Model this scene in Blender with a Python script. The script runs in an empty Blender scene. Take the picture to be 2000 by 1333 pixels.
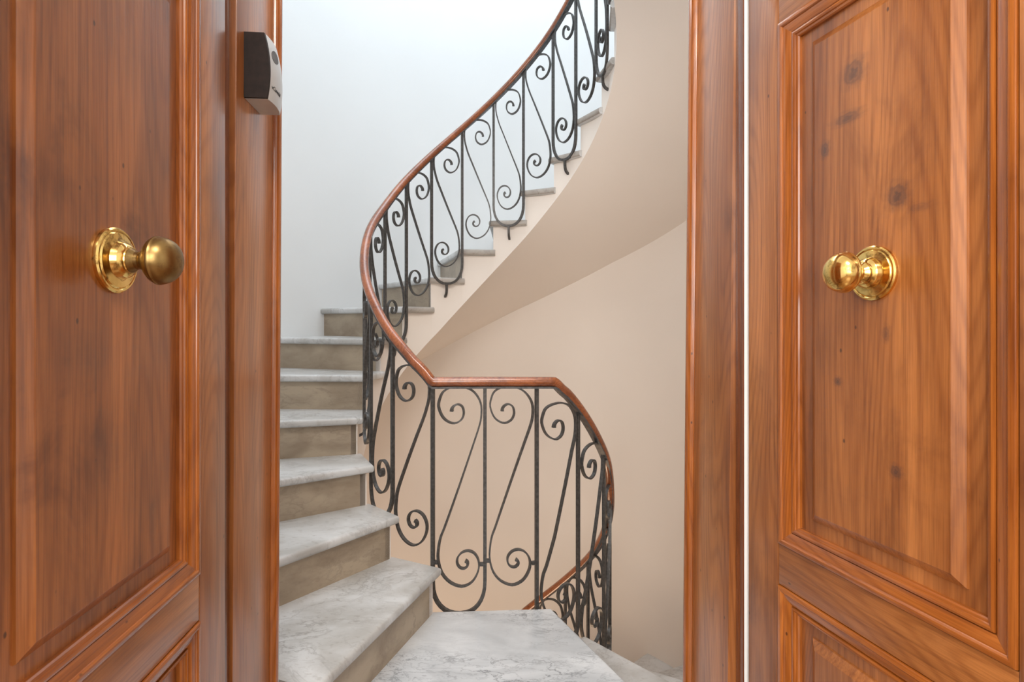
import bpy, bmesh, math, random
from mathutils import Vector, Matrix
random.seed(7)
sin, cos, rad, PI = math.sin, math.cos, math.radians, math.pi
scn = bpy.context.scene
COL = scn.collection

# ------------------------------------------------------------------ camera, world, lights, exposure
EYE = 1.136
cam_d = bpy.data.cameras.new('camera'); cam = bpy.data.objects.new('camera', cam_d); COL.objects.link(cam)
cam.location = (0, 0, EYE); cam.rotation_euler = (PI/2, 0, 0)
cam_d.sensor_width = 36; cam_d.lens = 20.0; cam_d.shift_y = -0.01925; cam_d.clip_start = 0.02
scn.camera = cam

w = bpy.data.worlds.new('sky'); scn.world = w; w.use_nodes = True
w.node_tree.nodes['Background'].inputs[0].default_value = (0.75, 0.86, 1.0, 1)
w.node_tree.nodes['Background'].inputs[1].default_value = 0.6

def lamp(name, kind, loc, energy, color, rot=(0,0,0), **kw):
    d = bpy.data.lights.new(name, kind); d.energy = energy; d.color = color
    for k, v in kw.items(): setattr(d, k, v)
    o = bpy.data.objects.new(name, d); COL.objects.link(o); o.location = loc; o.rotation_euler = rot
    return o
CX, CY = -0.117, 2.803          # axis of the round stairwell
lamp('skylight_lamp', 'AREA', (CX, CY, 5.45), 62, (0.86, 0.94, 1.0), shape='DISK', size=2.3)
lamp('lower_hall_lamp', 'POINT', (CX, CY, -1.6), 25, (1.0, 0.74, 0.50), shadow_soft_size=0.25)
lamp('landing_fill', 'AREA', (-0.06, 1.52, 2.34), 16, (1.0, 0.965, 0.93), (rad(24), 0, rad(5)), shape='RECTANGLE', size=0.8, size_y=0.35)  # added fill above the door, no known fixture; lifts right wall and risers
lamp('room_rear_fill', 'AREA', (-0.45, -2.3, 1.75), 76, (1.0, 0.97, 0.93), (rad(90), 0, rad(-6)), shape='RECTANGLE', size=1.5, size_y=1.6)  # added fill in the unseen rear opening, lights the door leaves
lamp('room_ceiling_fill', 'AREA', (0.0, -0.6, 2.72), 34, (1.0, 0.93, 0.84), (0, 0, 0), shape='DISK', size=0.6)  # added overhead fill for the unseen room, no known fixture
vs = scn.view_settings
vs.view_transform = 'Standard'; vs.look = 'None'; vs.gamma = 1; vs.exposure = 0.0; vs.use_curve_mapping = False

# ------------------------------------------------------------------ materials
def mat(name):
    m = bpy.data.materials.new(name); m.use_nodes = True
    nt = m.node_tree; b = nt.nodes['Principled BSDF']
    return m, nt, b
def nd(nt, t, **kw):
    n = nt.nodes.new(t)
    for k, v in kw.items():
        if k in n.inputs: n.inputs[k].default_value = v
        else: setattr(n, k, v)
    return n
def ramp(nt, stops, inp):
    r = nt.nodes.new('ShaderNodeValToRGB'); e = r.color_ramp.elements
    while len(e) < len(stops): e.new(0.5)
    for i, (p, c) in enumerate(stops):
        e[i].position = p; e[i].color = (*c, 1) if len(c) == 3 else c
    nt.links.new(inp, r.inputs[0]); return r
def mixc(nt, kind, fac, a, b):
    n = nt.nodes.new('ShaderNodeMix'); n.data_type = 'RGBA'; n.blend_type = kind
    for sock, v in ((n.inputs[0], fac), (n.inputs[6], a), (n.inputs[7], b)):
        if hasattr(v, 'is_linked'): nt.links.new(v, sock)
        elif isinstance(v, tuple): sock.default_value = (*v, 1)
        else: sock.default_value = v
    return n.outputs[2]
def mth(nt, op, a, b=0.0):
    n = nt.nodes.new('ShaderNodeMath'); n.operation = op
    for i, v in enumerate((a, b)):
        if hasattr(v, 'is_linked'): nt.links.new(v, n.inputs[i])
        else: n.inputs[i].default_value = v
    return n.outputs[0]

def wood(name, axis, light=(0.53, 0.215, 0.066), dark=(0.25, 0.083, 0.021), rough=0.3, knots=(), board=0.0, blotch=0.5, bump=0.14):
    m, nt, b = mat(name); L = nt.links
    tc = nd(nt, 'ShaderNodeTexCoord'); oi = nd(nt, 'ShaderNodeObjectInfo')
    off = nt.nodes.new('ShaderNodeVectorMath'); off.operation = 'SCALE'; off.inputs[0].default_value = (7.3, 3.1, 5.7)
    L.new(oi.outputs['Random'], off.inputs['Scale'])
    base = tc.outputs['Object']
    kmask = None
    if knots:                                     # each knot: (s, z, half width, half height, strength)
        warp = None
        for (ks, kz, kw_, kh, st) in knots:
            mp = nd(nt, 'ShaderNodeVectorMath'); mp.operation = 'SUBTRACT'; L.new(base, mp.inputs[0]); mp.inputs[1].default_value = (ks, 0, kz)
            ml = nd(nt, 'ShaderNodeVectorMath'); ml.operation = 'MULTIPLY'; L.new(mp.outputs[0], ml.inputs[0]); ml.inputs[1].default_value = (1/kw_, 0, 1/kh)
            nz = nd(nt, 'ShaderNodeTexNoise', Scale=2.2); L.new(ml.outputs[0], nz.inputs['Vector'])
            ad = nd(nt, 'ShaderNodeVectorMath'); ad.operation = 'MULTIPLY_ADD'
            L.new(nz.outputs['Color'], ad.inputs[0]); ad.inputs[1].default_value = (0.9, 0, 0.9); L.new(ml.outputs[0], ad.inputs[2])
            sb = nd(nt, 'ShaderNodeVectorMath'); sb.operation = 'SUBTRACT'; L.new(ad.outputs[0], sb.inputs[0]); sb.inputs[1].default_value = (0.45, 0, 0.45)
            ln = nd(nt, 'ShaderNodeVectorMath'); ln.operation = 'LENGTH'; L.new(sb.outputs[0], ln.inputs[0])
            rings = mth(nt, 'MULTIPLY_ADD', mth(nt, 'SINE', mth(nt, 'MULTIPLY', ln.outputs['Value'], 13.0)), 0.16)
            nt.nodes[-1].inputs[2].default_value = 0.84
            fall = nd(nt, 'ShaderNodeMapRange', interpolation_type='SMOOTHSTEP'); L.new(ln.outputs['Value'], fall.inputs[0])
            fall.inputs[1].default_value = 0.25; fall.inputs[2].default_value = 1.25; fall.inputs[3].default_value = st; fall.inputs[4].default_value = 0
            v = mth(nt, 'MULTIPLY', fall.outputs[0], rings)
            kmask = v if kmask is None else mth(nt, 'MAXIMUM', kmask, v)
    add = nd(nt, 'ShaderNodeVectorMath'); add.operation = 'ADD'; L.new(base, add.inputs[0]); L.new(off.outputs[0], add.inputs[1])
    def mapped(s_across, s_along):
        mp = nd(nt, 'ShaderNodeMapping'); L.new(add.outputs[0], mp.inputs[0])
        sc = [s_across]*3; sc[axis] = s_along; mp.inputs['Scale'].default_value = sc
        return mp.outputs[0]
    # broad figure, growth-ring lines (contours of a stretched noise give the cathedral figure), pores, blotches
    n1 = nd(nt, 'ShaderNodeTexNoise', Scale=1.0, Detail=3.0, Distortion=0.5); L.new(mapped(9, 0.9), n1.inputs['Vector'])
    nr = nd(nt, 'ShaderNodeTexNoise', Scale=1.0, Detail=1.5, Roughness=0.35, Distortion=0.3); L.new(mapped(6.5, 0.75), nr.inputs['Vector'])
    ring = mth(nt, 'SINE', mth(nt, 'MULTIPLY', nr.outputs['Fac'], 210.0))
    n2 = nd(nt, 'ShaderNodeTexNoise', Scale=1.0, Detail=4.0, Roughness=0.6); L.new(mapped(150, 2.2), n2.inputs['Vector'])
    n3 = nd(nt, 'ShaderNodeTexNoise', Scale=1.0, Detail=3.0); L.new(mapped(520, 14), n3.inputs['Vector'])
    n4 = nd(nt, 'ShaderNodeTexNoise', Scale=1.0, Detail=5.0, Roughness=0.62, Distortion=0.6); L.new(mapped(9, 4.5), n4.inputs['Vector'])
    mid = tuple(0.45*a+0.55*c for a, c in zip(light, dark))
    c1 = ramp(nt, [(0.28, dark), (0.5, mid), (0.74, light)], n1.outputs['Fac'])
    cr = ramp(nt, [(0.0, (0.74, 0.66, 0.58)), (0.45, (1.0, 1.0, 1.0)), (1.0, (1.07, 1.07, 1.05))], mth(nt, 'MULTIPLY_ADD', ring, 0.5)); nt.nodes[-2].inputs[2].default_value = 0.5
    col = mixc(nt, 'MULTIPLY', 0.6, c1.outputs[0], cr.outputs[0])
    c2 = ramp(nt, [(0.30, (0.70, 0.64, 0.58)), (0.52, (1.04, 1.03, 1.0))], n2.outputs['Fac'])
    col = mixc(nt, 'MULTIPLY', 0.85, col, c2.outputs[0])
    c3 = ramp(nt, [(0.3, (0.70, 0.64, 0.58)), (0.6, (1.08, 1.07, 1.06))], n3.outputs['Fac'])
    col = mixc(nt, 'MULTIPLY', 0.6, col, c3.outputs[0])
    c4 = ramp(nt, [(0.30, (0.50, 0.42, 0.38)), (0.44, (0.92, 0.90, 0.88)), (0.62, (1.10, 1.06, 0.98))], n4.outputs['Fac'])
    col = mixc(nt, 'MULTIPLY', blotch, col, c4.outputs[0])
    if board:                                     # glued boards of slightly different tone across the panel
        sx = nd(nt, 'ShaderNodeSeparateXYZ'); L.new(add.outputs[0], sx.inputs[0])
        fl = mth(nt, 'FLOOR', mth(nt, 'DIVIDE', sx.outputs['X'], board))
        wn = nd(nt, 'ShaderNodeTexWhiteNoise', noise_dimensions='1D'); L.new(fl, wn.inputs['W'])
        cb = ramp(nt, [(0, (0.80, 0.74, 0.68)), (1, (1.15, 1.12, 1.05))], wn.outputs['Value'])
        col = mixc(nt, 'MULTIPLY', 0.8, col, cb.outputs[0])
    # small dents and worm holes
    vo = nd(nt, 'ShaderNodeTexVoronoi', Scale=1.0); L.new(mapped(34, 20), vo.inputs['Vector'])
    dots = nd(nt, 'ShaderNodeMapRange'); L.new(vo.outputs['Distance'], dots.inputs[0])
    dots.inputs[1].default_value = 0.045; dots.inputs[2].default_value = 0.085; dots.inputs[3].default_value = 0.8; dots.inputs[4].default_value = 0
    cs = nd(nt, 'ShaderNodeSeparateColor'); L.new(vo.outputs['Color'], cs.inputs[0])
    keep = mth(nt, 'GREATER_THAN', cs.outputs[0], 0.62)
    col = mixc(nt, 'MIX', mth(nt, 'MULTIPLY', dots.outputs[0], keep), col, (0.045, 0.016, 0.008))
    if kmask is not None:
        col = mixc(nt, 'MIX', kmask, col, (0.070, 0.034, 0.026))
    L.new(col, b.inputs['Base Color'])
    b.inputs['Roughness'].default_value = rough; b.inputs['Coat Weight'].default_value = 0.55; b.inputs['Coat Roughness'].default_value = 0.2
    bp = nd(nt, 'ShaderNodeBump', Strength=bump, Distance=0.004)
    hsum = mth(nt, 'ADD', mth(nt, 'MULTIPLY', n2.outputs['Fac'], 0.5), mth(nt, 'MULTIPLY', n4.outputs['Fac'], 0.8))
    L.new(hsum, bp.inputs['Height']); L.new(bp.outputs[0], b.inputs['Normal']); L.new(bp.outputs[0], b.inputs['Coat Normal'])
    return m

def plaster(name, c, var=0.04):
    m, nt, b = mat(name); L = nt.links
    tc = nd(nt, 'ShaderNodeTexCoord')
    n = nd(nt, 'ShaderNodeTexNoise', Scale=1.3, Detail=4.0); L.new(tc.outputs['Object'], n.inputs['Vector'])
    lo = tuple(x*(1-var) for x in c); hi = tuple(min(1, x*(1+var)) for x in c)
    r = ramp(nt, [(0.3, lo), (0.7, hi)], n.outputs['Fac']); L.new(r.outputs[0], b.inputs['Base Color'])
    b.inputs['Roughness'].default_value = 0.85; b.inputs['Specular IOR Level'].default_value = 0.25
    n2 = nd(nt, 'ShaderNodeTexNoise', Scale=60.0, Detail=3.0); L.new(tc.outputs['Object'], n2.inputs['Vector'])
    bp = nd(nt, 'ShaderNodeBump', Strength=0.06, Distance=0.002); L.new(n2.outputs['Fac'], bp.inputs['Height']); L.new(bp.outputs[0], b.inputs['Normal'])
    return m

def marble(name, base, vein, cloud, vscale=6.0, vein_amt=0.8, rough=0.32, stretch=(1, 1, 1), dirt=0.0):
    m, nt, b = mat(name); L = nt.links
    tc = nd(nt, 'ShaderNodeTexCoord'); oi = nd(nt, 'ShaderNodeObjectInfo')
    off = nd(nt, 'ShaderNodeVectorMath'); off.operation = 'SCALE'; off.inputs[0].default_value = (5.3, 8.1, 3.7); L.new(oi.outputs['Random'], off.inputs['Scale'])
    add = nd(nt, 'ShaderNodeVectorMath'); add.operation = 'ADD'; L.new(tc.outputs['Object'], add.inputs[0]); L.new(off.outputs[0], add.inputs[1])
    mp = nd(nt, 'ShaderNodeMapping'); L.new(add.outputs[0], mp.inputs[0]); mp.inputs['Scale'].default_value = stretch; mp.inputs['Rotation'].default_value = (0, 0, 0.9)
    v = mp.outputs[0]
    def veins(scale, width, dist):
        n = nd(nt, 'ShaderNodeTexNoise', Scale=scale, Detail=6.0, Roughness=0.62, Distortion=dist*0.35); L.new(v, n.inputs['Vector'])
        d = mth(nt, 'ABSOLUTE', mth(nt, 'SUBTRACT', n.outputs['Fac'], 0.5))
        r = nd(nt, 'ShaderNodeMapRange', interpolation_type='SMOOTHSTEP'); L.new(d, r.inputs[0])
        r.inputs[1].default_value = 0; r.inputs[2].default_value = width; r.inputs[3].default_value = 1; r.inputs[4].default_value = 0
        return r.outputs[0]
    n0 = nd(nt, 'ShaderNodeTexNoise', Scale=3.2, Detail=5.0, Distortion=0.8); L.new(v, n0.inputs['Vector'])
    c0 = ramp(nt, [(0.35, cloud), (0.62, base)], n0.outputs['Fac'])
    msk = nd(nt, 'ShaderNodeTexNoise', Scale=2.4, Detail=2.0); L.new(v, msk.inputs['Vector'])
    mr = nd(nt, 'ShaderNodeMapRange'); L.new(msk.outputs['Fac'], mr.inputs[0]); mr.inputs[1].default_value = 0.40; mr.inputs[2].default_value = 0.66; mr.inputs[3].default_value = 0.1
    a = mth(nt, 'MAXIMUM', veins(vscale, 0.022, 1.2), mth(nt, 'MULTIPLY', veins(vscale*2.3, 0.03, 0.9), 0.55))
    a = mth(nt, 'MULTIPLY', mth(nt, 'MULTIPLY', a, mr.outputs[0]), vein_amt)
    col = mixc(nt, 'MIX', a, c0.outputs[0], vein)
    if dirt:
        nn = nd(nt, 'ShaderNodeTexNoise', Scale=38.0, Detail=4.0); L.new(v, nn.inputs['Vector'])
        rr = ramp(nt, [(0.30, (0.55, 0.50, 0.45)), (0.42, (1, 1, 1))], nn.outputs['Fac'])
        col = mixc(nt, 'MULTIPLY', dirt, col, rr.outputs[0])
    L.new(col, b.inputs['Base Color']); b.inputs['Roughness'].default_value = rough
    n5 = nd(nt, 'ShaderNodeTexNoise', Scale=22.0, Detail=4.0); L.new(v, n5.inputs['Vector'])
    bp = nd(nt, 'ShaderNodeBump', Strength=0.12, Distance=0.004); L.new(n5.outputs['Fac'], bp.inputs['Height']); L.new(bp.outputs[0], b.inputs['Normal'])
    return m

def plain(name, c, rough=0.5, metal=0.0, spec=0.5, nscale=0, namt=0.15):
    m, nt, b = mat(name); L = nt.links
    b.inputs['Roughness'].default_value = rough; b.inputs['Metallic'].default_value = metal; b.inputs['Specular IOR Level'].default_value = spec
    tc = nd(nt, 'ShaderNodeTexCoord'); n = nd(nt, 'ShaderNodeTexNoise', Scale=nscale or 40.0, Detail=4.0); L.new(tc.outputs['Object'], n.inputs['Vector'])
    r = ramp(nt, [(0.35, tuple(x*(1-namt) for x in c)), (0.65, tuple(min(1, x*(1+namt)) for x in c))], n.outputs['Fac'])
    L.new(r.outputs[0], b.inputs['Base Color'])
    return m

def brass_mat(name, tarnish):
    m, nt, b = mat(name); L = nt.links
    tc = nd(nt, 'ShaderNodeTexCoord')
    n = nd(nt, 'ShaderNodeTexNoise', Scale=55.0, Detail=5.0, Roughness=0.7); L.new(tc.outputs['Object'], n.inputs['Vector'])
    r = ramp(nt, [(0.36, (0.30, 0.17, 0.05)), (0.47, (0.80, 0.53, 0.17)), (0.7, (0.87, 0.61, 0.22))], n.outputs['Fac'])
    col = mixc(nt, 'MIX', tarnish, r.outputs[0], (0.19, 0.115, 0.045))
    L.new(col, b.inputs['Base Color']); b.inputs['Metallic'].default_value = 1.0
    rr = nd(nt, 'ShaderNodeMapRange'); L.new(n.outputs['Fac'], rr.inputs[0]); rr.inputs[1].default_value = 0.35; rr.inputs[2].default_value = 0.6
    rr.inputs[3].default_value = 0.30 + 0.2*tarnish; rr.inputs[4].default_value = 0.10 + 0.25*tarnish
    L.new(rr.outputs[0], b.inputs['Roughness'])
    return m

PANEL_KNOTS = [(0.243, 1.522, 0.027, 0.027, 0.8), (0.232, 1.455, 0.034, 0.012, 0.7), (0.187, 1.418, 0.012, 0.017, 0.8),
               (0.318, 1.315, 0.022, 0.023, 0.85), (0.352, 1.292, 0.022, 0.008, 0.4), (0.316, 0.922, 0.012, 0.012, 0.8), (0.213, 1.040, 0.009, 0.009, 0.8),
               (0.300, 1.118, 0.0085, 0.015, 0.55), (0.10, 0.30, 0.02, 0.03, 0.5)]
WV = wood('stained pine, upright grain', 2)
WH = wood('stained pine, level grain', 0)
WPR = wood('right panel pine', 2, knots=PANEL_KNOTS, board=0.085)
WPL = wood('left panel pine', 2, board=0.11, blotch=0.95, light=(0.48, 0.185, 0.055), knots=[(0.215, 0.862, 0.012, 0.05, 0.35), (0.30, 0.98, 0.05, 0.05, 0.22), (0.35, 1.10, 0.06, 0.04, 0.2)])
WM = wood('moulding pine', 2, light=(0.50, 0.165, 0.030), dark=(0.27, 0.075, 0.013), rough=0.22, bump=0.03)
WMH = wood('moulding pine, level', 0, light=(0.50, 0.165, 0.030), dark=(0.27, 0.075, 0.013), rough=0.22, bump=0.03)
WJ = wood('jamb pine', 2, knots=[(0.06, 1.365, 0.012, 0.03, 0.4), (0.05, 0.85, 0.012, 0.02, 0.4)])
WD = wood('dark frame pine', 2, light=(0.22, 0.068, 0.022), dark=(0.10, 0.028, 0.010), rough=0.25)
WR = wood('handrail wood', 1, light=(0.40, 0.12, 0.035), dark=(0.20, 0.055, 0.016), rough=0.2)
WHITE = plaster('white wall paint', (0.86, 0.87, 0.87), 0.015)
CREAM = plaster('cream wall paint', (0.84, 0.765, 0.695), 0.02)
MARB = marble('white veined marble', (0.72, 0.745, 0.77), (0.15, 0.165, 0.19), (0.53, 0.555, 0.58), vscale=5.5, vein_amt=0.9, stretch=(1, 2.4, 1))
TREADM = marble('worn marble tread', (0.66, 0.665, 0.665), (0.25, 0.235, 0.225), (0.46, 0.45, 0.43), vscale=3.2, vein_amt=0.6, dirt=0.35, stretch=(1, 1.8, 1))
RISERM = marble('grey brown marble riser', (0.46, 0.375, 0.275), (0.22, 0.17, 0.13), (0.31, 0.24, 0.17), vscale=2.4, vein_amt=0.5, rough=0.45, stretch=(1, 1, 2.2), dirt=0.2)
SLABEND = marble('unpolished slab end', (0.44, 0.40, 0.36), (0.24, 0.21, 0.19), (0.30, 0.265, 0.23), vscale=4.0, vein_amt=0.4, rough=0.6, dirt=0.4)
IRON = plain('dark iron', (0.075, 0.070, 0.066), 0.42, 0.3, 0.5, 90, 0.3)
IRONB = plain('iron flat bar', (0.085, 0.082, 0.082), 0.4, 0.3, 0.5, 60, 0.3)
BRASS = brass_mat('polished brass', 0.0)
BRASST = brass_mat('tarnished brass', 0.88)
DARKPL = plain('dark brown plastic', (0.016, 0.009, 0.007), 0.6, 0, 0.25, 70, 0.25)
SILVER = plain('silver grey plastic', (0.55, 0.56, 0.56), 0.35, 0.25, 0.5, 30, 0.04)
BLACK = plain('black print', (0.015, 0.02, 0.02), 0.5)
WINDOWG = plain('smoked lens', (0.05, 0.042, 0.036), 0.5)
ROOMF = wood('room floor boards', 1, light=(0.40, 0.24, 0.12), dark=(0.25, 0.14, 0.07), board=0.12)

# ------------------------------------------------------------------ mesh helpers
def link(name, me, m, parent=None, smooth=True, angle=35):
    o = bpy.data.objects.new(name, me); COL.objects.link(o)
    if m is not None and not me.materials: me.materials.append(m)
    if parent is not None: o.parent = parent
    if smooth and me.polygons:
        me.polygons.foreach_set('use_smooth', [True]*len(me.polygons)); me.set_sharp_from_angle(angle=rad(angle))
    return o
def from_bm(name, bm, m, parent=None, angle=35):
    bmesh.ops.recalc_face_normals(bm, faces=bm.faces)
    me = bpy.data.meshes.new(name); bm.to_mesh(me); bm.free()
    return link(name, me, m, parent, True, angle)
def tag(o, label=None, cat=None, kind=None, group=None):
    if label: o['label'] = label
    if cat: o['category'] = cat
    if kind: o['kind'] = kind
    if group: o['group'] = group
    return o
def empty(name, loc=(0,0,0), rz=0):
    o = bpy.data.objects.new(name, None); COL.objects.link(o); o.location = loc; o.rotation_euler = (0,0,rz); o.empty_display_size = 0.1
    return o
def box_bm(x0, x1, y0, y1, z0, z1, bev=0.0, bm=None):
    b = bmesh.new()
    vs_ = [b.verts.new((x, y, z)) for x in (x0, x1) for y in (y0, y1) for z in (z0, z1)]
    for f in ((0,1,3,2),(4,6,7,5),(0,4,5,1),(2,3,7,6),(0,2,6,4),(1,5,7,3)): b.faces.new([vs_[i] for i in f])
    if bev: bmesh.ops.bevel(b, geom=list(b.edges), offset=bev, segments=2, affect='EDGES', profile=0.6)
    if bm is None: return b
    me = bpy.data.meshes.new('t'); b.to_mesh(me); b.free(); bm.from_mesh(me); bpy.data.meshes.remove(me); return bm
def prism_bm(poly, z0, z1, bev_edges=None, bev=0.0, seg=3):
    """upright prism over a plan polygon; bev_edges: indices of the polygon sides whose top and bottom edges are rounded"""
    b = bmesh.new(); n = len(poly)
    lo = [b.verts.new((x, y, z0)) for x, y in poly]; hi = [b.verts.new((x, y, z1)) for x, y in poly]
    b.faces.new(lo[::-1]); b.faces.new(hi)
    for i in range(n): b.faces.new((lo[i], lo[(i+1)%n], hi[(i+1)%n], hi[i]))
    bmesh.ops.recalc_face_normals(b, faces=b.faces)
    if bev:
        es = []
        for i in (bev_edges if bev_edges is not None else range(n)):
            for ring in (lo, hi):
                e = b.edges.get((ring[i], ring[(i+1)%n])); es.append(e)
        bmesh.ops.bevel(b, geom=es, offset=bev, segments=seg, affect='EDGES', profile=0.5, clamp_overlap=True)
    return b
def sweep_bm(pts, rads, section, scale=None, bm=None, close_ends=True):
    """sweep a 2-D section (list of (a,b): a across in-plane, b along the given sideways vector) along pts"""
    b = bm or bmesh.new(); rings = []; n = len(pts)
    for i, p in enumerate(pts):
        a = pts[max(0, i-1)]; c = pts[min(n-1, i+1)]
        t = (c - a).normalized(); s = rads[i]; s = (s - t*s.dot(t)).normalized(); u = s.cross(t)
        k = 1.0 if scale is None else scale[i]
        rings.append([b.verts.new(p + u*(x*k) + s*y) for x, y in section])
    m = len(section)
    for i in range(n-1):
        for j in range(m): b.faces.new((rings[i][j], rings[i][(j+1)%m], rings[i+1][(j+1)%m], rings[i+1][j]))
    if close_ends: b.faces.new(rings[0][::-1]); b.faces.new(rings[-1])
    return b
def rect(a, c): return [(-a/2, -c/2), (a/2, -c/2), (a/2, c/2), (-a/2, c/2)]
def circ(r, n=14): return [(r*cos(2*PI*i/n), r*sin(2*PI*i/n)) for i in range(n)]
def catmull(P, sub=6):
    out = []; n = len(P)
    for i in range(n-1):
        p0, p1, p2, p3 = P[max(0, i-1)], P[i], P[i+1], P[min(n-1, i+2)]
        for k in range(sub):
            t = k/sub
            out.append(tuple(0.5*((2*b)+(-a+c)*t+(2*a-5*b+4*c-d)*t*t+(-a+3*b-3*c+d)*t**3) for a, b, c, d in zip(p0, p1, p2, p3)))
    out.append(tuple(P[-1])); return out
def lerp_tab(tab, x):
    if x <= tab[0][0]: return tab[0][1] + (x-tab[0][0])*(tab[1][1]-tab[0][1])/(tab[1][0]-tab[0][0])
    for (a, va), (b, vb) in zip(tab, tab[1:]):
        if x <= b: return va + (vb-va)*(x-a)/(b-a)
    (a, va), (b, vb) = tab[-2:]; return vb + (x-b)*(vb-va)/(b-a)

# ------------------------------------------------------------------ stair geometry
RISE = 0.174; RW = 1.37; RS = 0.622; RT = 0.600; RR = 0.592
def pol(th, r): t = rad(th); return (CX - r*sin(t), CY - r*cos(t))
RISER = {0: -24.0, 1: 17.9, 2: 37.0, 3: 54.5, 4: 73.6, 5: 92.6, 6: 110.8, 7: 127.6, 8: 145.2, 9: 163.0, 10: 180.4, 11: 198.3, 12: 215.5}
for k in range(13, 21): RISER[k] = 215.5 + 18.0*(k-12)
for k in range(1, 13): RISER[-k] = -24.0 - 18.0*k
KS = sorted(RISER)
NOSE = [(RISER[k], RISE*k) for k in KS if k != 0]
NOSE = sorted(NOSE + [(-24.0, -0.001)])
def nosing(th): return lerp_tab([(a, z) for a, z in NOSE], th)
def off_line(th, d, r):
    """point at radius r on a line parallel to the radial at th, shifted d down-stair"""
    x, y = pol(th, r); t = rad(th); return (x + d*cos(t), y - d*sin(t))   # tangential, towards smaller angle
CIN = [(-230, .30), (-40, .30), (0, .34), (94, .40), (108, .37), (150, .36), (190, .29), (210, .262), (230, .245), (250, .236), (420, .236)]
COUT = [(-230, .56), (0, .60), (158, .65), (169, .62), (185, .582), (200, .565), (216, .555), (239, .57), (420, .57)]
def sof_in(th): return nosing(th) - lerp_tab(CIN, th)
def sof_out(th): return nosing(th) - lerp_tab(COUT, th)

# room frame: doorway line, u along the wall, w into the stairs
PX, PY = -0.527, 1.035; TA = (0.9958, 0.0914); NA = (-0.0914, 0.9958)
def LW(u, w_): return (PX + u*TA[0] + w_*NA[0], PY + u*TA[1] + w_*NA[1])
DW = 0.99                 # opening width
def ring_w(u, back=True):  # depth w at which the doorway line at u meets the round wall
    x0, y0 = LW(u, 0); lo, hi = 0.0, 1.2
    for _ in range(50):
        mid_ = (lo+hi)/2; x, y = x0+mid_*NA[0], y0+mid_*NA[1]
        if math.hypot(x-CX, y-CY) > RW: lo = mid_
        else: hi = mid_
    return hi

# ---- setting: curved stairwell walls
def th_of(x, y): return math.degrees(math.atan2(-(x-CX), -(y-CY)))
UL, UR = -0.13, DW+0.09    # the splayed reveals open out towards the stairs
TH_L = th_of(*LW(UL, ring_w(UL))); TH_R = th_of(*LW(UR, ring_w(UR)))
def curved(name, th0, th1, zlo, zhi, m, n=160, nz=1):
    b = bmesh.new(); cols = []
    for i in range(n+1):
        th = th0 + (th1-th0)*i/n; x, y = pol(th, RW); a, c = zlo(th), zhi(th)
        cols.append([b.verts.new((x, y, a+(c-a)*j/nz)) for j in range(nz+1)])
    outer = []
    for i in range(n+1):
        th = th0 + (th1-th0)*i/n; x, y = pol(th, RW+0.15); a, c = zlo(th), zhi(th)
        outer.append([b.verts.new((x, y, a)), b.verts.new((x, y, c))])
    for i in range(n):
        for j in range(nz): b.faces.new((cols[i][j], cols[i+1][j], cols[i+1][j+1], cols[i][j+1]))
        b.faces.new((outer[i][0], outer[i][1], outer[i+1][1], outer[i+1][0]))
        b.faces.new((cols[i][0], outer[i][0], outer[i+1][0], cols[i+1][0])); b.faces.new((cols[i][-1], cols[i+1][-1], outer[i+1][1], outer[i][1]))
    for i in (0, n): b.faces.new([cols[i][0], *cols[i][1:], outer[i][1], outer[i][0]])
    return from_bm(name, b, m, None, 40)
TOPZ = 5.5; BOTZ = -2.6
split = lambda th: nosing(th) - 0.26
o = curved('wall_back', TH_L, 360+TH_R, split, lambda th: TOPZ, WHITE)
tag(o, 'white curved stairwell wall above the climbing steps', None, 'structure')
o = curved('wall_right', TH_L, 360+TH_R, lambda th: BOTZ, split, CREAM)
tag(o, 'cream curved stairwell wall below the climbing flight', None, 'structure')

# wall around the doorway (white room face), header and lower part
def quad_wall(name, us, z0, z1, m, w0=0.0, w1=None, bm=None):
    b = bmesh.new()
    u0, u1 = us; N = 10
    poly = [LW(u0, w0), LW(u1, w0)]
    for i in range(N+1):
        u = u1 + (u0-u1)*i/N
        poly.append(LW(u, (w1 if w1 is not None else max(0.2, ring_w(u) if -0.3 < u < 1.3 else 0.3))))
    return prism_bm(poly, z0, z1)
def join_bm(bms):
    b = bmesh.new()
    for q in bms:
        me = bpy.data.meshes.new('t'); q.to_mesh(me); q.free(); b.from_mesh(me); bpy.data.meshes.remove(me)
    return b
DOORTOP = 2.16
wf = join_bm([quad_wall('a', (-1.2, -0.03), -0.2, 2.8, WHITE, 0.0, 0.26), quad_wall('b', (DW+0.03, 2.2), -0.2, 2.8, WHITE, 0.0, 0.26),
              quad_wall('c', (-0.03, DW+0.03), DOORTOP+0.02, 5.5, WHITE, 0.0, 0.36),
              prism_bm([LW(DW+0.0005, 0.0), LW(DW+0.031, 0.0), LW(DW+0.031, 0.027), LW(DW+0.0005, 0.027)], -0.2, DOORTOP+0.02), prism_bm([LW(-0.031, 0.0), LW(-0.0005, 0.0), LW(-0.0005, 0.023), LW(-0.031, 0.023)], -0.2, DOORTOP+0.02)])
o = from_bm('wall_front', wf, WHITE); tag(o, 'white plaster wall around the doorway', None, 'structure')
wj = join_bm([prism_bm([LW(-0.035, 0.26), LW(-0.032, 0.275), LW(UL, ring_w(UL)), pol(TH_L+5, RW+0.12), LW(-0.4, 0.26)], BOTZ, TOPZ),
              prism_bm([LW(DW+0.035, 0.24), LW(DW+0.4, 0.24), pol(TH_R-5, RW+0.12), LW(UR, ring_w(UR)), LW(DW+0.032, 0.255)], BOTZ, TOPZ)])
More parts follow.
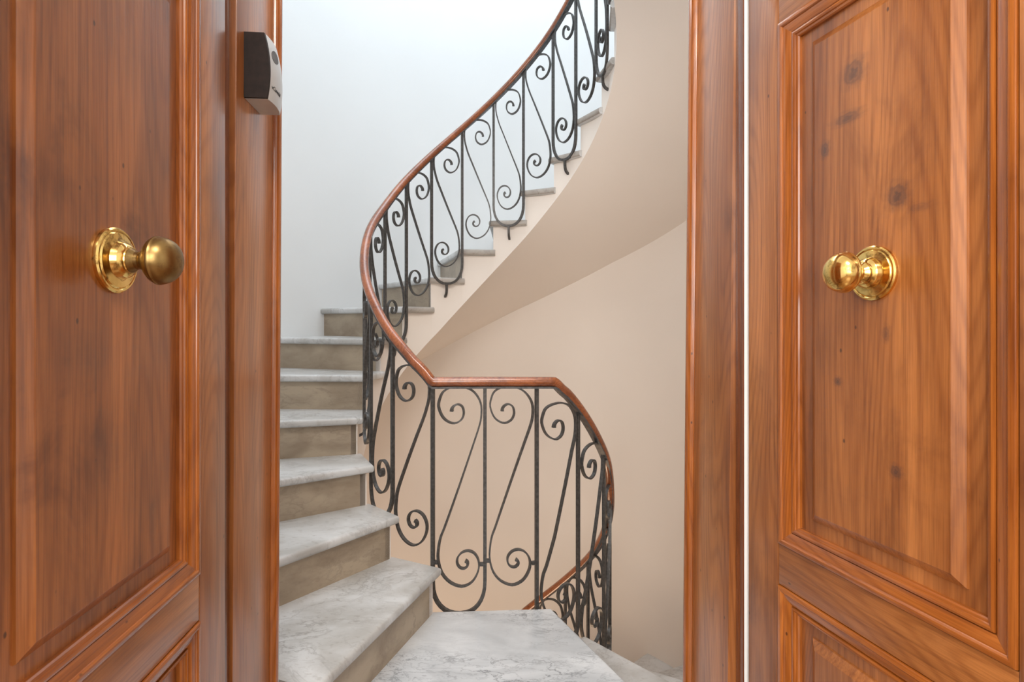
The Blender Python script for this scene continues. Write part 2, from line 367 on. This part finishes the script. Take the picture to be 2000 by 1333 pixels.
o = from_bm('wall_reveal', wj, CREAM); tag(o, 'cream plaster reveal between the door frame and the round stairwell', None, 'structure')

# room on the camera side
b = bmesh.new()
def P3(u, w_, z): x, y = LW(u, w_); return (x, y, z)
o = from_bm('floor', prism_bm([LW(-1.2, -3.4), LW(2.2, -3.4), LW(2.2, 0), LW(DW, 0), LW(DW, 0.30), LW(0, 0.30), LW(0, 0), LW(-1.2, 0)], -0.1, -0.004), ROOMF); tag(o, 'wooden floor of the room behind the camera', None, 'structure')
o = from_bm('ceiling', prism_bm([LW(-1.2, -3.4), LW(2.2, -3.4), LW(2.2, 0), LW(-1.2, 0)], 2.8, 2.9), WHITE); tag(o, 'white ceiling of the room behind the camera', None, 'structure')
o = from_bm('wall_room_left', prism_bm([LW(-1.3, -3.4), LW(-1.2, -3.4), LW(-1.2, 0.26), LW(-1.3, 0.26)], -0.1, 2.8), WHITE); tag(o, 'white left wall of the room behind the camera', None, 'structure')
o = from_bm('wall_room_right', prism_bm([LW(2.2, -3.4), LW(2.3, -3.4), LW(2.3, 0.26), LW(2.2, 0.26)], -0.1, 2.8), WHITE); tag(o, 'white right wall of the room behind the camera', None, 'structure')
rear = join_bm([prism_bm([LW(a, -3.5), LW(c, -3.5), LW(c, -3.4), LW(a, -3.4)], z0, z1) for a, c, z0, z1 in
                ((-1.2, -0.85, -0.1, 2.8), (0.65, 2.2, -0.1, 2.8), (-0.85, 0.65, -0.1, 0.95), (-0.85, 0.65, 2.55, 2.8))])
o = from_bm('wall_rear', rear, WHITE); tag(o, 'white rear wall with a window opening behind the camera', None, 'structure')
# roof of the stairwell: ring round a skylight, and the bottom floor
b = bmesh.new(); N = 64
R1 = [b.verts.new((*pol(360*i/N, 1.2), TOPZ)) for i in range(N)]; R2 = [b.verts.new((*pol(360*i/N, RW+.15), TOPZ)) for i in range(N)]
R3 = [b.verts.new((*pol(360*i/N, 1.2), TOPZ+.1)) for i in range(N)]; R4 = [b.verts.new((*pol(360*i/N, RW+.15), TOPZ+.1)) for i in range(N)]
for i in range(N):
    j = (i+1)%N
    for A, B_ in ((R1, R2), (R2, R4), (R4, R3), (R3, R1)): b.faces.new((A[i], A[j], B_[j], B_[i]))
o = from_bm('ceiling_stairwell', b, WHITE); tag(o, 'white ring ceiling around the round skylight over the stairs', None, 'structure')
o = from_bm('floor_lower', prism_bm([pol(360*i/48, RW+.1) for i in range(48)], BOTZ-.1, BOTZ), CREAM); tag(o, 'pale floor of the hall at the foot of the stairs', None, 'structure')

# ------------------------------------------------------------------ staircase
stair = empty('staircase', (CX, CY, BOTZ)); inv = Matrix.Translation((-CX, -CY, -BOTZ))
tag(stair, 'round marble staircase winding up to the left around the open well', 'staircase')
def spart(name, bm, m, angle=35):
    bm.transform(inv); return from_bm(name, bm, m, stair, angle)
ST = 0.035
def arc(th0, th1, r, n): return [pol(th0+(th1-th0)*i/n, r) for i in range(n+1)]
for k in KS:
    if k == 0 or k == 20: continue
    th = RISER[k]
    if k < 0:                                   # tread -j spans from its own nosing (lower edge) up to the riser above
        kk = k
    nxt = RISER[k+1]
    z1 = RISE*k; z0 = z1 - ST
    if k < 0: th_lo, th_hi = RISER[k], RISER[k+1]
    else: th_lo, th_hi = RISER[k], RISER[k+1]
    fi, fo = off_line(th_lo, 0.026, RT), off_line(th_lo, 0.026, RW+0.004)
    bi, bo = off_line(th_hi, -0.012, RT), off_line(th_hi, -0.012, RW+0.004)
    mid_out = arc(th_lo, th_hi, RW+0.004, 6)[1:-1]
    # plan polygon: front-inner, front-outer, outer arc, back-outer, back-inner
    poly = [fi, fo] + mid_out + [bo, bi]
    n = len(poly)
    t_o = spart('tread', prism_bm(poly, z0, z1, [0, n-1], 0.0125, 3), TREADM)
    if k > 5:                                   # well-side ends: honed grey stone, darkened to carry their shade
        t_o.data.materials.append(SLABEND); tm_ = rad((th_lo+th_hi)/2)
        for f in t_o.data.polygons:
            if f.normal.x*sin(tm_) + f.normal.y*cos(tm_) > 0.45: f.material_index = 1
    # riser under this tread's nosing
    ri, ro = off_line(th_lo, 0.0, RS+0.006), off_line(th_lo, 0.0, RW+0.004); rj, rp = off_line(th_lo, -0.024, RS+0.006), off_line(th_lo, -0.024, RW+0.004)
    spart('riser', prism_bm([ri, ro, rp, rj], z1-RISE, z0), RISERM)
# riser under the landing nosing towards the lower flight
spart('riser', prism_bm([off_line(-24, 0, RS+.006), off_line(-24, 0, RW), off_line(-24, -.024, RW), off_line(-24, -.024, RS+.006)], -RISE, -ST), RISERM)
# landing slab
li, lo_ = off_line(17.9, -0.03, 0.615), off_line(17.9, -0.03, RW+0.003)
ri, ro = off_line(-24, 0.027, 0.612), off_line(-24, 0.027, RW+0.003)
poly = [li, ri, ro] + [LW(DW-0.01, ring_w(DW-.01)), LW(DW-0.02, 0.30), LW(0.02, 0.30), LW(0.01, ring_w(.01))] + [lo_]
spart('landing_slab', prism_bm(poly, -ST, 0.0, [0, 1], 0.012, 3), MARB)
spart('landing_body', prism_bm([pol(17, RS+.012), pol(-3, 0.607), pol(-23, RS+.012), pol(-23.5, RW), pol(-10, RW), pol(5, RW), pol(17.5, RW)], -0.30, -ST-0.001), CREAM)
# upper landing
spart('upper_landing', prism_bm([pol(t, RT) for t in (338, 352, 366, 380)] + [pol(t, RW) for t in (380, 370, 360, 350, 338)], RISE*19.9, RISE*20+.0), MARB)

def stringer(th0, th1, name_s, name_f):
    """inner string (vertical face under the tread ends, stepped on top) and the smooth vaulted underside"""
    b = bmesh.new()
    ks = [k for k in KS if k+1 in RISER and RISER[k] >= th0-0.1 and RISER[k+1] <= th1+0.1]
    for k in ks:
        a, c = RISER[k], RISER[k+1]; zt = RISE*k - ST - 0.0005; n = 5
        cols = []
        for i in range(n+1):
            th = a + (c-a)*i/n; x, y = pol(th, RS); x2, y2 = pol(th, RS+0.03); zb = min(sof_in(th), zt-0.02)
            cols.append([b.verts.new(v) for v in ((x, y, zb), (x, y, zt), (x2, y2, zt), (x2, y2, zb))])
        for i in range(n):
            for j in range(4): b.faces.new((cols[i][j], cols[i+1][j], cols[i+1][(j+1)%4], cols[i][(j+1)%4]))
        b.faces.new(cols[0]); b.faces.new(cols[-1][::-1])
    bmesh.ops.remove_doubles(b, verts=b.verts, dist=0.0004)
    spart(name_s, b, CREAM, 30)
    b = bmesh.new(); n = int((th1-th0)/2.5); M = 10; top = []; bot = []
    for i in range(n+1):
        th = th0 + (th1-th0)*i/n; zi, zo = sof_in(th), sof_out(th); ra, rb = [], []
        for j in range(M+1):
            f = j/M; r = RS + 0.0 + (RW+0.003-RS)*f; z = zi + (zo-zi)*f
            x, y = pol(th, r); ra.append(b.verts.new((x, y, z))); rb.append(b.verts.new((x, y, z+0.018)))
        bot.append(ra); top.append(rb)
    for i in range(n):
        for j in range(M):
            b.faces.new((bot[i][j], bot[i][j+1], bot[i+1][j+1], bot[i+1][j])); b.faces.new((top[i][j], top[i+1][j], top[i+1][j+1], top[i][j+1]))
        for q in (0, M): b.faces.new((bot[i][q], bot[i+1][q], top[i+1][q], top[i][q]))
    spart(name_f, b, CREAM, 30)
stringer(17.9, RISER[20], 'stringer', 'soffit')
stringer(RISER[-12], -24.0, 'stringer', 'soffit')

# ------------------------------------------------------------------ railing
rail = empty('stair_railing', (CX, CY, 0)); rinv = Matrix.Translation((-CX, -CY, 0))
tag(rail, 'black wrought iron scroll railing with a round wooden handrail around the stairwell', 'railing')
def rpart(name, bm, m, angle=40, parent=None):
    bm.transform(rinv); return from_bm(name, bm, m, parent or rail, angle)
CH0, CH1 = pol(19.3, RR), pol(-29.0, RR)
def plan(th, r=RR):
    if -29.0 < th < 19.3:                       # straight run along the landing edge
        d = (-sin(rad(th)), -cos(rad(th))); ex, ey = CH1[0]-CH0[0], CH1[1]-CH0[1]
        den = d[0]*ey - d[1]*ex; t = ((CH0[0]-CX)*ey - (CH0[1]-CY)*ex)/den
        t += (r-RR); return (CX + d[0]*t, CY + d[1]*t)
    return pol(th, r)
RZ = [(-230, -1.26), (-190, -.865), (-157, -.539), (-142.7, -.403), (-124, -.216), (-107.5, -.044), (-80, .28), (-69.7, .475), (-53.8, .645), (-42.8, .768), (-34, .858), (-29, .893),
      (0, .896), (19.3, .897), (31, 1.008), (43, 1.11), (53.6, 1.215), (68.5, 1.345), (80, 1.46), (92.7, 1.590), (110.4, 1.745), (127.4, 1.925), (144, 2.095), (162.7, 2.28), (180.6, 2.458), (198.2, 2.635),
      (215.6, 2.81), (224.4, 2.905), (250, 3.165), (290, 3.56), (345, 4.1)]
def rz(th):
    if -31 < th < 21: return lerp_tab(RZ, th)
    tot = 0; wsum = 0
    for d in (-6, -3, 0, 3, 6):
        q = th + d
        if (th >= 21 and q < 19.3) or (th <= -31 and q > -29): continue
        g = math.exp(-(d/4.5)**2); tot += g*lerp_tab(RZ, q); wsum += g
    return tot/wsum
def outv(th): return Vector((-sin(rad(th)), -cos(rad(th)), 0))
def R3(th, z, r=RR): x, y = plan(th, r); return Vector((x, y, z))
ths = [x*2.5 for x in range(-84, 139)]
ths = sorted(set(ths + [19.3, -29.0, 18.2, 20.4, -28, -30]))
# under the rail: flat iron bar; on top of it the round handrail
pts = [R3(t, rz(t)) for t in ths]; up = [Vector((0, 0, 1))]*len(pts)
hand = [( 0.021*cos(2*PI*i/16), 0.0195*sin(2*PI*i/16)) for i in range(16)]
rpart('handrail', sweep_bm(pts, up, hand), WR, 60)
pts = [R3(t, rz(t)-0.0225) for t in ths]
rpart('flat_bar', sweep_bm(pts, up, rect(0.030, 0.008)), IRONB, 30)

PK = {-1: -22.4, 0: -1.0, 1: 19.3, 2: 39.3, 3: 57.4, 4: 75.6, 5: 93.2, 6: 110.4, 7: 127.4, 8: 144.1, 9: 162.5, 10: 180.7, 11: 198.2, 12: 216.7, 13: 232.8, 14: 251.0, 15: 267.5, 16: 285, 17: 303, 18: 321, 19: 339,
      -2: -41.3, -3: -62.5, -4: -80.7, -5: -99, -6: -117, -7: -135, -8: -153, -9: -171, -10: -189, -11: -207}
PW = 0.0138
def loop_bar(lo, hi):
    """one bar bent into a U: two upright balusters and the rounded foot that joins them"""
    t0, t1 = PK[lo], PK[hi]
    zb = RISE*(lo if lo >= 0 else lo+1) - (0.036 if lo != 0 else 0.022)
    hgt = 0.125; tm = (t0+t1)/2; hw = (t1-t0)/2
    path = []
    ztop = rz(t1) - 0.024; path.append((t1, ztop))
    for i in range(1, 8): path.append((t1, ztop + (zb+hgt-ztop)*i/8))
    for i in range(17):
        a = PI*i/16
        ca, sa = cos(a), sin(a)
        path.append((tm + hw*math.copysign(abs(ca)**0.9, ca), zb + hgt - hgt*abs(sa)**0.9))
    ztop = rz(t0) - 0.024
    for i in range(1, 8): path.append((t0, zb+hgt + (ztop-zb-hgt)*i/8))
    path.append((t0, ztop))
    pts = [R3(t, z) for t, z in path]; rv = [outv(t) for t, z in path]
    o = rpart('baluster_loop', sweep_bm(pts, rv, rect(PW, 0.013)), IRON, 50)
    # hook that ties the foot of the loop to the string
    if lo != 0:
        hp = [(0, 0), (0.0, -.02), (0.002, -.045), (0.010, -.062), (0.024, -.072), (0.036, -.075)]
        hp = catmull(hp, 3)
        pts = [R3(tm, zb+z, RR+d) for d, z in hp]; tan = Vector((cos(rad(tm)), -sin(rad(tm)), 0))
        rpart('anchor_hook', sweep_bm(pts, [tan]*len(pts), rect(0.012, 0.012)), IRON, 50)
TOPC = [(425,226),(427,213),(437,202),(452,197),(468,204),(476,220),(476,242),(464,263),(437,275),(408,266),(386,244),(372,205),(377,172),(392,143),(428,126),(470,125),(512,139),(541,168),(556,205),(555,255),(545,293),(530,335)]
BOTC = [(395,700),(380,738),(372,780),(370,830),(385,885),(420,925),(468,943),(508,930),(532,903),(545,868),(542,835),(524,808),(496,797),(468,804),(450,825),(449,848),(461,865),(480,869),(494,858),(493,844),(484,838)]
PXM = 0.000962
def scroll(lo, hi, band=False):
    t0, t1 = PK[lo], PK[hi]; tm = (t0+t1)/2
    flat = (lo in (-1, 0))
    ztop = rz(tm) - (0.021 if flat else 0.034 if lo > 0 else 0.055); H_ = 0.79
    zbot = ztop - 0.79 if flat else (RISE*lo + 0.064 if lo > 0 else RISE*(lo+1) + 0.10)
    P = [((x-357)/208, ztop - (y-126)*PXM) for x, y in TOPC] + [((x-357)/208, zbot + (943-y)*PXM) for x, y in BOTC]
    # a few points along the straight diagonal
    i0 = len(TOPC); a, c = P[i0-1], P[i0]
    P = P[:i0] + [(a[0]+(c[0]-a[0])*f, a[1]+(c[1]-a[1])*f) for f in (.25, .5, .75)] + P[i0:]
    C_ = catmull(P, 3)
    mg = 0.035                                  # stay clear of the balusters' centre lines
    path = [(t1 + (t0-t1)*(mg+(1-2*mg)*a_), z) for a_, z in C_]
    pts = [R3(t, z) for t, z in path]; rv = [outv(t) for t, z in path]
    n = len(pts); sc = []
    for i in range(n):
        e = min(i, n-1-i); sc.append(1.0 + 0.9*max(0, 1-e/9.0))
    o = rpart('scroll', sweep_bm(pts, rv, rect(0.0068, 0.0145), sc), IRON, 60)
    if band:
        for t, z in ((t1 + (t0-t1)*0.035, zbot+0.10), (t1 + (t0-t1)*0.965, zbot+0.085)):
            p = R3(t, z); bmx = box_bm(-.014, .014, -.009, .009, -.006, .006, 0.0015)
            bmx.transform(Matrix.Translation(p) @ Matrix.Rotation(-rad(t), 4, 'Z'))
            rpart('collar', bmx, IRON, 40, o)
for lo in range(-10, 19, 2):
    loop_bar(lo, lo+1)
for lo in range(-11, 19):
    scroll(lo, lo+1, band=(lo in (-1, 0)))

# ------------------------------------------------------------------ doors
def strip(bm, prof, p0, p1, inward, outn, mit0, mit1):
    """moulding length: prof = (distance inward, height); p0->p1 on the outer line; mitred ends"""
    d = (p1-p0).normalized(); ra = []; rb = []
    for a, h in prof:
        ra.append(bm.verts.new(p0 + inward*a + outn*h + d*(a*mit0))); rb.append(bm.verts.new(p1 + inward*a + outn*h - d*(a*mit1)))
    for i in range(len(prof)-1): bm.faces.new((ra[i], ra[i+1], rb[i+1], rb[i]))
    bm.faces.new((ra[-1], ra[0], rb[0], rb[-1])); bm.faces.new(ra[::-1]); bm.faces.new(rb)
MOULD = [(0, -.007), (.0013, -.005), (.0015, .0012), (.0022, .0030), (.005, .0038), (.0095, .0032), (.0115, .0016), (.012, -.0002), (.016, -.0006), (.021, -.002), (.025, -.0038), (.0272, -.0052), (.0278, -.0085), (.0288, -.0085), (.0294, -.0035), (.0325, -.003), (.0352, -.0045), (.0362, -.007), (.0375, -.0072), (.0395, -.008), (.041, -.0105), (.041, -.0185), (.0, -.0185)]
def make_door(name, hinge, ang, sgn, open0, open1, width, panel_mat, label, fld=None):
    root = empty(name, (hinge[0], hinge[1], 0), ang); tag(root, label, None, 'structure')
    D = -0.040
    def Y(h): return h*sgn
    def bx(nm, x0, x1, z0, z1, m, h0=D, h1=0.0, bev=0.0018):
        return from_bm(nm, box_bm(x0, x1, min(Y(h0), Y(h1)), max(Y(h0), Y(h1)), z0, z1, bev), m, root)
    ZB, ZT = 0.012, 2.14
    rows = [(0.20, 0.6590), (0.732, 1.677), (1.765, 2.045)]
    bx('stile', 0.0, open0, ZB, ZT, WV); bx('stile', open1, width, ZB, ZT, WV)
    zs_ = [(ZB, rows[0][0]), (rows[0][1], rows[1][0]), (rows[1][1], rows[2][0]), (rows[2][1], ZT)]
    for a, c in zs_: bx('rail', open0+.0004, open1-.0004, a, c, WH, D+.0005, -0.0004)
    outn = Vector((0, sgn, 0))
    for ri_, (z0, z1) in enumerate(rows):
        # panel: recessed margin, steep bevel, raised field
        b = bmesh.new(); m = 0.080; bw = 0.013; hf, hm = -0.004, -0.0155
        def ringv(x0, x1, a, c, h): return [b.verts.new((x, Y(h), z)) for x, z in ((x0, a), (x1, a), (x1, c), (x0, c))]
        e = 0.008
        A = ringv(open0-e, open1+e, z0-e, z1+e, hm); mm = m if ri_ < 2 else 0.07
        B1 = ringv(open0+mm-bw, open1-mm+bw, z0+mm-bw-.004, z1-mm+bw+.004, hm); B2 = ringv(open0+mm-bw+.001, open1-mm+bw-.001, z0+mm-bw-.003, z1-mm+bw+.003, hm+.003)
        C1 = ringv(open0+mm, open1-mm, z0+mm-.004, z1-mm+.004, hf-.001); C2 = ringv(open0+mm+.002, open1-mm-.002, z0+mm-.002, z1-mm+.002, hf)
        Bk = ringv(open0-e, open1+e, z0-e, z1+e, -.030)
        for P_, Q_ in ((A, B1), (B1, B2), (B2, C1), (C1, C2), (Bk, A)):
            for i in range(4): b.faces.new((P_[i], P_[(i+1)%4], Q_[(i+1)%4], Q_[i]))
        b.faces.new(C2); b.faces.new(Bk[::-1])
        from_bm('panel', b, panel_mat, root, 20)
        V = lambda x, z: Vector((x, 0, z))
        for p0, p1, inw, m_ in ((V(open0, z0), V(open0, z1), V(1, 0), WM), (V(open1, z0), V(open1, z1), V(-1, 0), WM),
                                (V(open0, z0), V(open1, z0), V(0, 1), WMH), (V(open0, z1), V(open1, z1), V(0, -1), WMH)):
            b = bmesh.new(); strip(b, MOULD, p0, p1, inw, outn, 1, 1); from_bm('moulding', b, m_, root, 28)
    return root
LA = math.atan2(-.9983, .0583); RA = math.atan2(-.968, .25)
doorL = make_door('door_1', (-0.504, 1.0), LA, 1, 0.0919, 0.505, 0.597, WPL, 'left leaf of the double door, brown stained pine, tarnished brass knob')
doorR = make_door('door_2', (0.4636, 1.1148), RA, -1, 0.0828, 0.4761, 0.56, WPR, 'right leaf of the double door, knotty brown pine, bright brass knob')

KN_ROSE = [(0, 0), (.0405, 0), (.0408, .002), (.0405, .0045), (.0385, .0062), (.0365, .0064), (.0352, .0055), (.0345, .0060), (.0335, .0072), (.0318, .0076), (.026, .0080), (.0235, .0090), (.0226, .012), (.0215, .016), (.0185, .0195), (.0165, .0205), (.0160, .022), (.0, .022)]
KN_BALL = [(.0, .020), (.0150, .020), (.0152, .0225), (.0135, .0245), (.0112, .028), (.0108, .032), (.0122, .0358), (.0165, .0395), (.022, .0432), (.0268, .0475), (.0288, .0505), (.0296, .0520), (.0302, .0528), (.0303, .0545), (.0297, .0555), (.0294, .0580), (.0284, .0625), (.0265, .0668), (.0235, .0708), (.0192, .0745), (.0135, .0773), (.007, .0789), (0, .0794)]
def lathe_bm(prof, sgn, n=48):
    b = bmesh.new(); rings = []
    for r, h in prof:
        if r < 1e-6: rings.append([b.verts.new((0, h*sgn, 0))])
        else: rings.append([b.verts.new((r*cos(2*PI*i/n), h*sgn, r*sin(2*PI*i/n))) for i in range(n)])
    for A, B_ in zip(rings, rings[1:]):
        for i in range(n):
            j = (i+1)%n
            if len(A) == 1: b.faces.new((A[0], B_[i], B_[j]))
            elif len(B_) == 1: b.faces.new((A[i], A[j], B_[0]))
            else: b.faces.new((A[i], A[j], B_[j], B_[i]))
    return b
for door, sgn, s, z, mb in ((doorL, 1, 0.2993, 1.2111, BRASST), (doorR, -1, 0.2795, 1.2074, BRASS)):
    kb = lathe_bm(KN_BALL, sgn); kn = from_bm('knob', kb, mb, door, 25); kn.location = (s, -0.004*sgn, z)
    rs_ = from_bm('rosette', lathe_bm(KN_ROSE, sgn), BRASS, kn, 25)

# ------------------------------------------------------------------ door frame linings
def lining(name, side, lean, label):
    root = empty(name, (*LW(0 if side < 0 else DW, 0), 0)); rx, ry = root.location.x, root.location.y
    tag(root, label, None, 'structure')
    s = 1 if side < 0 else -1                   # direction of the opening along u
    u0 = 0 if side < 0 else DW
    def part(nm, prof, m, z0=0.0, z1=DOORTOP, bev=0.0012, lean=lean):
        poly = [LW(u0 + s*a, w_) for a, w_ in prof]
        b = prism_bm(poly, z0, z1, [], 0)
        es = [e for e in b.edges if abs(e.verts[0].co.z - e.verts[1].co.z) > 1]
        bmesh.ops.bevel(b, geom=es, offset=bev, segments=2, affect='EDGES', profile=0.6)
        for v in b.verts: v.co.x += lean*(v.co.z-EYE) - rx; v.co.y -= ry
        return from_bm(nm, b, m, root, 40)
    e = 0.232 if side < 0 else 0.205
    st = 0.024 if side < 0 else 0.028
    part('rebate_strip', [(-.0002, -.0015), (0.003, -.0015), (0.003, st), (-.0002, st)], WD, lean=0.0)
    part('lining_board', [(-.03, st+.0004), (0.0125, st+.0004), (0.0125, e), (-.03, e)], WJ)
    # half-round bead on the edge towards the stairs
    bead = [(-.03, e+.0004), (.0125, e+.0004)] + [(.0125+.0135*sin(PI*i/10), e+.004+.015*(1-cos(PI*i/10))) for i in range(11)] + [(.0125, e+.036), (-.03, e+.036)]
    part('edge_bead', bead, WM, bev=0.0004)
    return root
fl_ = lining('trim_1', -1, 0.006, 'left door lining board of glossy stained pine with a rounded edge')
fr_ = lining('trim_2', 1, 0.009, 'right door lining board of glossy stained pine with a rounded edge')
b = prism_bm([LW(-.03, 0), LW(DW+.03, 0), LW(DW+.03, .262), LW(-.03, .262)], DOORTOP, DOORTOP+.03)
o = from_bm('trim_3', b, WH); tag(o, 'stained pine head lining over the doorway', None, 'structure')

# ------------------------------------------------------------------ lock sensor on the left lining
W0 = 0.0605; DEV_W = 0.092
dev = empty('door_sensor', (*LW(0.0127, W0), 1.568)); dev.rotation_euler = (0, 0, math.atan2(TA[1], TA[0]))
dev.location.x += 0.006*(1.63-EYE)
tag(dev, 'dark brown and silver box with a curved front fixed high on the left door lining', 'sensor')
# local axes: x = out of the board, y = along the lining towards the stairs, z up
def front_x(z, y): 
    t = z/0.127; f = y/DEV_W
    return 0.0405 + 0.0115*(1-((t-0.42)/0.62)**2) + 0.006*(1-(2*f-0.9)**2) - 0.006
def shell(y0, y1, ny, z0, z1, nz, inset=0.0):
    b = bmesh.new(); F = []; Bk = []
    for i in range(ny+1):
        y = y0 + (y1-y0)*i/ny; fr, bk = [], []
        for j in range(nz+1):
            z = z0 + (z1-z0)*j/nz
            fr.append(b.verts.new((front_x(z, y)-inset, y, z))); bk.append(b.verts.new((0.0, y, z)))
        F.append(fr); Bk.append(bk)
    for i in range(ny):
        for j in range(nz):
            b.faces.new((F[i][j], F[i+1][j], F[i+1][j+1], F[i][j+1])); b.faces.new((Bk[i][j], Bk[i][j+1], Bk[i+1][j+1], Bk[i+1][j]))
        for q in (0, nz): b.faces.new((F[i][q], F[i+1][q], Bk[i+1][q], Bk[i][q]))
    for i in (0, ny):
        for j in range(nz): b.faces.new((F[i][j], F[i][j+1], Bk[i][j+1], Bk[i][j]))
    return b
from_bm('silver_body', shell(0.0055, DEV_W, 10, 0.0, 0.127, 14), SILVER, dev, 40)['label'] = 'silver grey curved cover'
from_bm('side_cheek', shell(0.0, 0.005, 1, 0.0005, 0.127, 14, -0.0004), DARKPL, dev, 40)['label'] = 'dark brown side cheek'
def front_patch(outline, m, nm):
    b = bmesh.new(); c = [b.verts.new((front_x(z, y)+0.0006, y, z)) for y, z in outline]; d = [b.verts.new((front_x(z, y)-0.001, y, z)) for y, z in outline]
    b.faces.new(c); b.faces.new(d[::-1]); n = len(c)
    for i in range(n): b.faces.new((c[i], c[(i+1)%n], d[(i+1)%n], d[i]))
    return from_bm(nm, b, m, dev, 40)
front_patch([(0.032+.018*cos(a)*1.0, 0.093+.013*sin(a)+0.004*cos(a)) for a in [2*PI*i/20 for i in range(20)]], WINDOWG, 'lens')
cu = bpy.data.curves.new('lettering', 'FONT'); cu.body = 'vCanedal'; cu.size = 0.0105; cu.extrude = 0.0002; cu.align_x = 'LEFT'
tmp = bpy.data.objects.new('t', cu); COL.objects.link(tmp); bpy.context.view_layer.update()
me = bpy.data.meshes.new_from_object(tmp.evaluated_get(bpy.context.evaluated_depsgraph_get())); bpy.data.objects.remove(tmp)
wid = max(v.co.x for v in me.vertices)
for v in me.vertices:                            # wrap the print onto the curved front
    y = 0.012 + v.co.x*0.046/wid; z = 0.024 + v.co.y; v.co = (front_x(z, y)+0.0004+v.co.z, y, z)
link('lettering', me, BLACK, dev, False)
